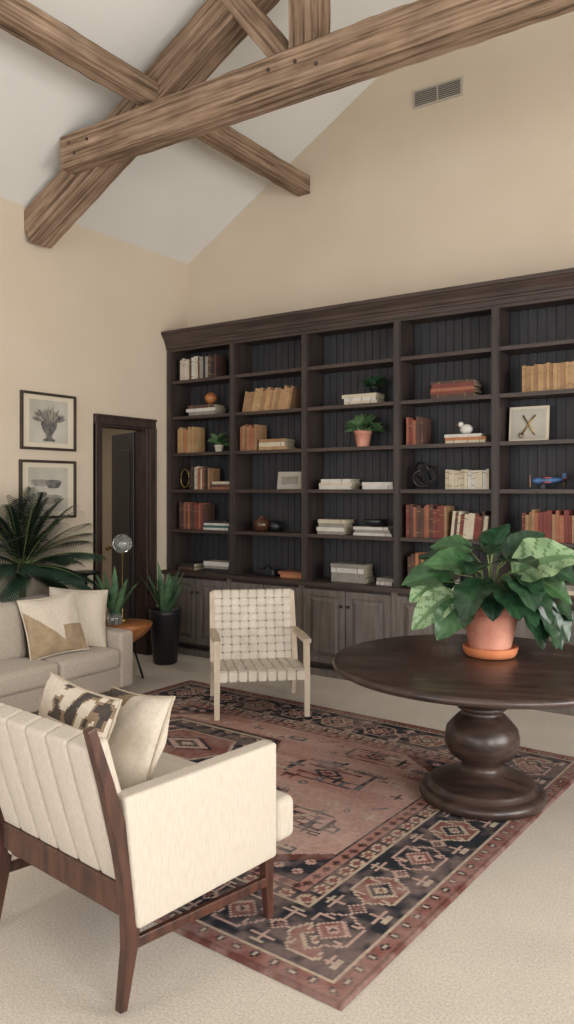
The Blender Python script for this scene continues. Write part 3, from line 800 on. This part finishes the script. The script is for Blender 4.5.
for (ba, d, L, W, ty) in LS:
    B = Vector((ba[0], ba[1], ba[2] + RIM))
    b.tube([(B.x * .15, B.y * .15, RIM - .02), (B.x * .45, B.y * .45, RIM + (B.z - RIM) * .6 + .04), tuple(B)], [.005, .0045, .0035], MT['stem'], 7)
    upv = Vector((.1, -.65, .8)) if Vector(d).normalized().y > -.5 else Vector((d[0] * .5, -.2, 1))
    b.leaf(B, d, upv, L, W, tm[ty], droop=rnd.uniform(.15, .4), fold=.28, n=26, J=6, ripple=.03)
b.obj('potted_begonia', (-1.45, 4.05, TZ + .001), 34.3)

# ------------------------------------------------------------------ front armchair
A = MB()
for sx in (-1, 1):
    x = sx * .375
    pts = [(x, -.345, 0), (x, -.315, .18), (x, -.305, .33), (x, -.345, .50), (x, -.40, .70), (x, -.46, .885)]
    wd = [.028, .045, .07, .055, .042, .03]
    dirs = []
    for i in range(6):
        a = Vector(pts[min(i + 1, 5)]) - Vector(pts[max(i - 1, 0)]); a.normalize(); dirs.append(Vector((0, a.z, -a.y)))
    A.ribbon(pts, dirs, (1, 0, 0), wd, [.03, .036, .04, .036, .034, .03], MT['walnut'], smooth=False)
    A.ribbon([(x - sx * .01, .335, 0), (x - sx * .01, .325, .14), (x - sx * .01, .32, .30)], (0, 1, 0), (1, 0, 0), [.028, .04, .055], [.026, .034, .036], MT['walnut'])
    A.ribbon([(x - sx * .005, -.315, .185), (x - sx * .005, .325, .145)], (0, 0, 1), (1, 0, 0), .035, .022, MT['walnut'])
    def shear(q):
        k = (.30 - q.y) / .66
        return Vector((q.x, q.y - max(0, min(1, k)) * .13 * (q.z - .24), q.z))
    A.rbox((x - sx * .005, .018, .447), (.072, .64, .42), .012, MT['cream'], puff=(.002, 0, 0), fn=shear)
A.b(-.36, .36, -.328, -.29, .275, .365, MT['walnut'])
A.b(-.355, .355, .30, .335, .215, .265, MT['walnut'])
A.b(-.355, .355, -.3, .33, .245, .275, MT['walnut'])
A.rbox((0, .05, .35), (.655, .70, .17), .04, MT['cream'], puff=(0, 0, .015))
A.rbox((0, .41, .345), (.78, .11, .16), .03, MT['cream'], puff=(0, .006, .006))
nch = 6; cwid = .71 / nch
th = math.atan2(.155, .53)
for i in range(nch):
    x = -.355 + cwid * (i + .5)
    M = T(x, -.348, .60) @ Matrix.Rotation(th, 4, 'X')
    A.rbox((0, 0, 0), (cwid * 1.0, .08, .47), .016, MT['cream'], puff=(0, .008, 0), M=M)
A.ribbon([(-.36, -.305, .36), (.36, -.305, .36)], (0, 1, 0), (0, 0, 1), .05, .02, MT['walnut'])
AC = (-2.088, 2.061)
A.obj('upholstered_armchair', (*AC, RUG), -6.5, bevel=.004)

def place(o_b, name, loc, M3):
    o = o_b.obj(name); o.matrix_world = T(*loc) @ M3; return o
def pmat1(u, v, s):
    w_ = noise.noise(Vector((u * 9, v * 9, 1.3)))
    if v > .70 and u > .30:
        return MT['blackp'] if w_ > .12 else (MT['brownp'] if w_ > -.1 else MT['cream2'])
    return MT['cream2']
P = MB(); P.pillow(.44, .44, .13, Matrix.Identity(4), pmat1, 44, 2, MT['piping'])
place(P, 'patterned_throw_pillow', (-2.26, 1.89, .67), R(-6.5, 'Z') @ R(4, 'Y') @ R(72, 'X'))
def pmat1b(u, v, s):
    w_ = noise.noise(Vector((u * 9, v * 9, 4.3)))
    if v > .86 and u < .5: return MT['blackp'] if w_ > .0 else MT['brownp']
    return MT['cream2']
P = MB(); P.pillow(.44, .42, .15, Matrix.Identity(4), pmat1b, 44, 5, MT['piping'])
place(P, 'cream_throw_pillow', (-2.07, 1.99, .665), R(-14, 'Z') @ R(-6, 'Y') @ R(66, 'X'))

# ------------------------------------------------------------------ sofa (faces +X)
S = MB()
y0, y1 = 2.34, 4.36
xf, xb = -4.42, -5.0
S.rbox(((xf + xb) / 2, (y0 + y1) / 2, .16), (xf - xb - .02, y1 - y0 - .1, .17), .02, MT['sofa'])
for yc in (y0 + .07, y1 - .07):
    S.rbox(((xf + xb) / 2, yc, .29), (xf - xb, .14, .43), .025, MT['sofa'], puff=(.004, .004, .006))
n = 3; L = (y1 - y0 - .28) / n
for i in range(n):
    yc = y0 + .14 + L * (i + .5)
    S.rbox((xf - .23, yc, .31), (.48, L - .008, .15), .035, MT['sofa2'], puff=(.01, 0, .02))
    M = T(xb + .15, yc, .57) @ R(-10, 'Y')
    S.rbox((0, 0, 0), (.15, L - .01, .42), .05, MT['sofa2'], puff=(.03, 0, .01), M=M)
S.rbox((xb + .05, (y0 + y1) / 2, .43), (.10, y1 - y0, .72), .03, MT['sofa'])
for yc in (y0 + .1, y1 - .1):
    for x in (xf - .06, xb + .06): S.lathe([(.015, 0), (.022, .08)], MT['walnut'], 12, T(x, yc, 0))
S.obj('sofa')
def pmat2(u, v, s):
    if (u + v) < .8: return MT['tan']
    if u > .6 and v < .45: return MT['tan']
    return MT['cream2']
P = MB(); P.pillow(.45, .45, .14, Matrix.Identity(4), pmat2, 60, 3, MT['cream2'])
place(P, 'geometric_throw_pillow', (-4.65, 3.77, .605), R(76, 'Z') @ R(-4, 'Y') @ R(68, 'X'))
P = MB(); P.pillow(.45, .45, .14, Matrix.Identity(4), lambda u, v, s: MT['cream2'], 20, 4, MT['piping'])
place(P, 'linen_throw_pillow', (-4.71, 4.05, .62), R(60, 'Z') @ R(6, 'Y') @ R(72, 'X'))

# ------------------------------------------------------------------ palm
b = MB(); rnd = random.Random(11)
b.lathe([(.09, 0), (.12, .02), (.13, .38), (.135, .4), (.12, .4), (.115, .36), (.0001, .35)], MT['blackpot'], 28)
b.tube([(0, 0, .34), (.01, 0, .6), (0, .01, 1.0)], [.03, .028, .022], MT['trunk'], 10)
fr = [(-80, 45, .8), (-60, 65, .9), (-100, 70, .75), (75, 42, .85), (60, 62, .92), (90, 72, .9), (95, 24, .7), (20, 60, .7), (-30, 50, .7), (40, 32, .7), (0, 78, .9), (-75, 22, .75), (-40, 25, .65), (-110, 82, .75), (110, 80, .85), (78, 12, .65), (60, 50, .85), (84, 55, .95), (-85, 58, .9), (70, 28, .8), (30, 15, .55), (50, 80, .9), (86, 36, .85), (-70, 76, .9), (80, 66, .95), (55, 5, .6), (-84, 34, .85), (80, -5, .5), (-60, 5, .5), (20, 85, .95), (-20, 70, .8)]
for (az, el, L) in fr:
    a, e = math.radians(az), math.radians(el)
    d = Vector((math.cos(a) * math.cos(e), math.sin(a) * math.cos(e), math.sin(e)))
    pts = []; N = 26
    for i in range(N + 1):
        t = i / N
        pts.append(Vector((0, 0, .98)) + d * L * .92 * t + Vector((0, 0, -.32 * L * t * t * (1.3 - .5 * d.z))))
    b.tube(pts, [.006 * (1 - .7 * i / N) for i in range(N + 1)], MT['stem'], 5)
    for i in range(3, N + 1):
        tg = (pts[i] - pts[i - 1]).normalized()
        sd = tg.cross(Vector((0, 0, 1)))
        if sd.length < .1: sd = Vector((0, 1, 0))
        sd.normalize(); t = i / N
        ll = .25 * math.sin(math.pi * (t * .8 + .15)) + .04
        for k_ in (-1, 1):
            dd = (sd * k_ + tg * .75 + Vector((0, 0, -.12))).normalized()
            bp_ = pts[i]
            tip = bp_ + dd * ll
            if tip.x < -.15: dd = (dd + Vector((1.0, 0, 0)) * min(1.2, (-.15 - tip.x) / ll)).normalized()
            b.leaf(bp_, dd, (0, 0, 1), ll, .019, MT['palm'], droop=.25, fold=.1, n=4, shape='leaflet', J=1)
for v_ in b.v:
    if v_.x < -.165: v_.x = -.165
b.obj('potted_palm', (-5.19, 3.90, 0))

b = MB(); b.lathe([(.12, 0), (.12, .015), (.015, .03), (.013, .86), (.05, .875), (.12, .88), (.12, .9)], MT['metalblk'], 24); b.obj('pedestal_stand', (-5.2, 4.56, 0))

# ------------------------------------------------------------------ side table with honey wood top
SX, SY = -4.92, 4.75
b = MB()
b.lathe([(.06, .29), (.13, .33), (.19, .38), (.225, .43), (.232, .452), (.225, .46), (.0001, .46)], MT['orangewood'], 40)
for i in range(3):
    a = math.radians(90 + 120 * i + 34)
    b.tube([(.07 * math.cos(a), .07 * math.sin(a), .31), (.2 * math.cos(a), .2 * math.sin(a), 0.006)], .009, MT['metalblk'], 8)
b.obj('side_table', (SX, SY, 0))
def spiky(name, loc, pot_prof, potm, zr, nl, L, W, seed, spread=.5, mat=None, shape='blade'):
    rnd = random.Random(seed); b = MB(); b.lathe(pot_prof, potm, 28)
    for i in range(nl):
        a = 2 * math.pi * i / nl + rnd.uniform(-.25, .25); tl = rnd.uniform(.15, 1) * spread
        d = Vector((math.cos(a) * tl, math.sin(a) * tl, 1)).normalized()
        b.leaf((math.cos(a) * .03, math.sin(a) * .03, zr), d, (-math.cos(a), -math.sin(a), .6), L * rnd.uniform(.7, 1.05), W, mat, droop=-.0 + tl * .3, fold=.25, n=9, shape=shape)
    return b.obj(name, loc)
spiky('potted_aloe', (SX - .02, SY - .10, .4605), [(.05, 0), (.06, .01), (.062, .1), (.056, .1), (.053, .09), (.0001, .09)], MT['glass'], .07, 9, .44, .07, 3, .55, MT['leafu'])
b = MB()
b.lathe([(.05, 0), (.05, .01), (.01, .02), (.006, .03), (.006, .56), (.014, .57), (.02, .59)], MT['brass'], 20)
b.ball((0, 0, .67), .085, MT['glass']); b.ball((0, 0, .66), .025, MT['white'])
b.obj('globe_table_lamp', (SX - .12, SY + .08, .4605))
spiky('potted_snake_plant', (-5.0, 5.33, 0), [(.10, 0), (.11, .01), (.15, .46), (.155, .5), (.14, .5), (.13, .46), (.0001, .46)], MT['blackpot'], .44, 15, .5, .07, 8, .6, MT['leafu'])

# ------------------------------------------------------------------ woven lounge chair (faces local -y)
C = MB()
pw = MT['palewood']
HW = .315
for sx in (-1, 1):
    x = sx * HW
    C.ribbon([(x, -.30, 0), (x, -.29, .30), (x, -.275, .52)], (0, 1, 0), (1, 0, 0), [.035, .05, .045], [.035, .042, .04], pw)
    C.ribbon([(x, .34, 0), (x, .26, .28), (x, .35, .54), (x, .42, .79)], (0, 1, 0), (1, 0, 0), [.03, .055, .045, .035], [.032, .04, .038, .034], pw)
    C.ribbon([(x, -.32, .53), (x, 0, .525), (x, .35, .51)], (1, 0, 0), (0, 0, 1), [.055, .06, .04], .026, pw)
    C.ribbon([(x, -.28, .29), (x, .27, .25)], (0, 0, 1), (1, 0, 0), .06, .034, pw)
C.ribbon([(-HW, -.29, .295), (HW, -.29, .295)], (0, 1, 0), (0, 0, 1), .04, .05, pw)
C.ribbon([(-HW, .26, .255), (HW, .26, .255)], (0, 1, 0), (0, 0, 1), .04, .045, pw)
C.ribbon([(-HW, .418, .78), (HW, .418, .78)], (0, 1, 0), (0, 0, 1), .032, .04, pw)
def weave(O, ex, ey, en, W, H, nx, ny, sw):
    O, ex, ey, en = Vector(O), Vector(ex), Vector(ey).normalized(), Vector(en).normalized()
    amp = .006
    for i in range(nx):
        xi = W * (i + .5) / nx; pts = [O + ex * xi]
        for j in range(ny):
            for dq in (-.28, .28):
                pts.append(O + ex * xi + ey * H * (j + .5 + dq) / ny + en * amp * (1 if (i + j) % 2 else -1))
        pts.append(O + ex * xi + ey * H)
        C.ribbon(pts, ex, en, sw, .004, MT['strap'], smooth=False)
    sw2 = H / ny * .84
    for j in range(ny):
        yj = H * (j + .5) / ny; pts = [O + ey * yj]
        for i in range(nx):
            for dq in (-.28, .28):
                pts.append(O + ey * yj + ex * W * (i + .5 + dq) / nx + en * amp * (-1 if (i + j) % 2 else 1))
        pts.append(O + ey * yj + ex * W)
        C.ribbon(pts, ey, en, sw2, .004, MT['strap'])
NS = 9
bd = Vector((0, .418 - .27, .78 - .27)); SWD = (2 * HW - .02) / NS * .80
weave((-HW + .01, .265, .285), (1, 0, 0), bd, Vector((0, -bd.z, bd.y)), 2 * HW - .02, bd.length, NS, 9, SWD)
sd = Vector((0, .55, -.04))
weave((-HW + .01, -.30, .325), (1, 0, 0), sd, (0, .04, .55), 2 * HW - .02, .56, NS, 9, SWD)
for i in range(NS):
    x = -HW + .01 + (2 * HW - .02) * (i + .5) / NS
    C.box((x, -.316, .292), (SWD, .004, .065), MT['strap']); C.box((x, .40, .802), (SWD, .05, .006), MT['strap']); C.box((x, .397, .78), (SWD, .006, .045), MT['strap'])
C.obj('woven_lounge_chair', (-3.403, 4.607, RUG), 42.6)

# ------------------------------------------------------------------ lights
def area(name, loc, rot, sx, sy, power, col=(1, .97, .93)):
    l = bpy.data.lights.new(name, 'AREA'); l.shape = 'RECTANGLE'; l.size = sx; l.size_y = sy; l.energy = power; l.color = col
    o = bpy.data.objects.new(name, l); scene.collection.objects.link(o); o.location = loc; o.rotation_euler = rot; return o
for i, (a, c, z0, z1) in enumerate(FW):
    area('window_daylight', ((a + c) / 2, YF - .2, (z0 + z1) / 2), (math.radians(90), 0, 0), c - a, z1 - z0, (150, 90)[i], (.98, .98, 1))
for (a, c) in RWY:
    area('window_daylight', (XR + .2, (a + c) / 2, 1.85), (math.radians(90), 0, math.radians(90)), c - a, 2.7, 260, (1, .965, .915))
area('hallway_fill_light', (XL - 1.2, 5.2, 2.55), (0, 0, 0), .4, .4, 8, (1, .9, .78))  # unseen lamp added to brighten the hallway beyond the door
w = bpy.data.worlds.new('World'); scene.world = w; w.use_nodes = True
w.node_tree.nodes['Background'].inputs[0].default_value = (.75, .85, 1, 1); w.node_tree.nodes['Background'].inputs[1].default_value = .8

# ------------------------------------------------------------------ camera
cam = bpy.data.cameras.new('Camera'); co = bpy.data.objects.new('Camera', cam); scene.collection.objects.link(co)
cam.sensor_fit = 'VERTICAL'; cam.sensor_height = 36; cam.sensor_width = 36 * 574 / 1024
cam.lens = 780 / 1024 * 36; cam.shift_y = -22 / 1024
co.location = (0, 0, 1.6); co.rotation_euler = (math.radians(90), 0, math.radians(34.3))
scene.camera = co
scene.view_settings.view_transform = 'Standard'
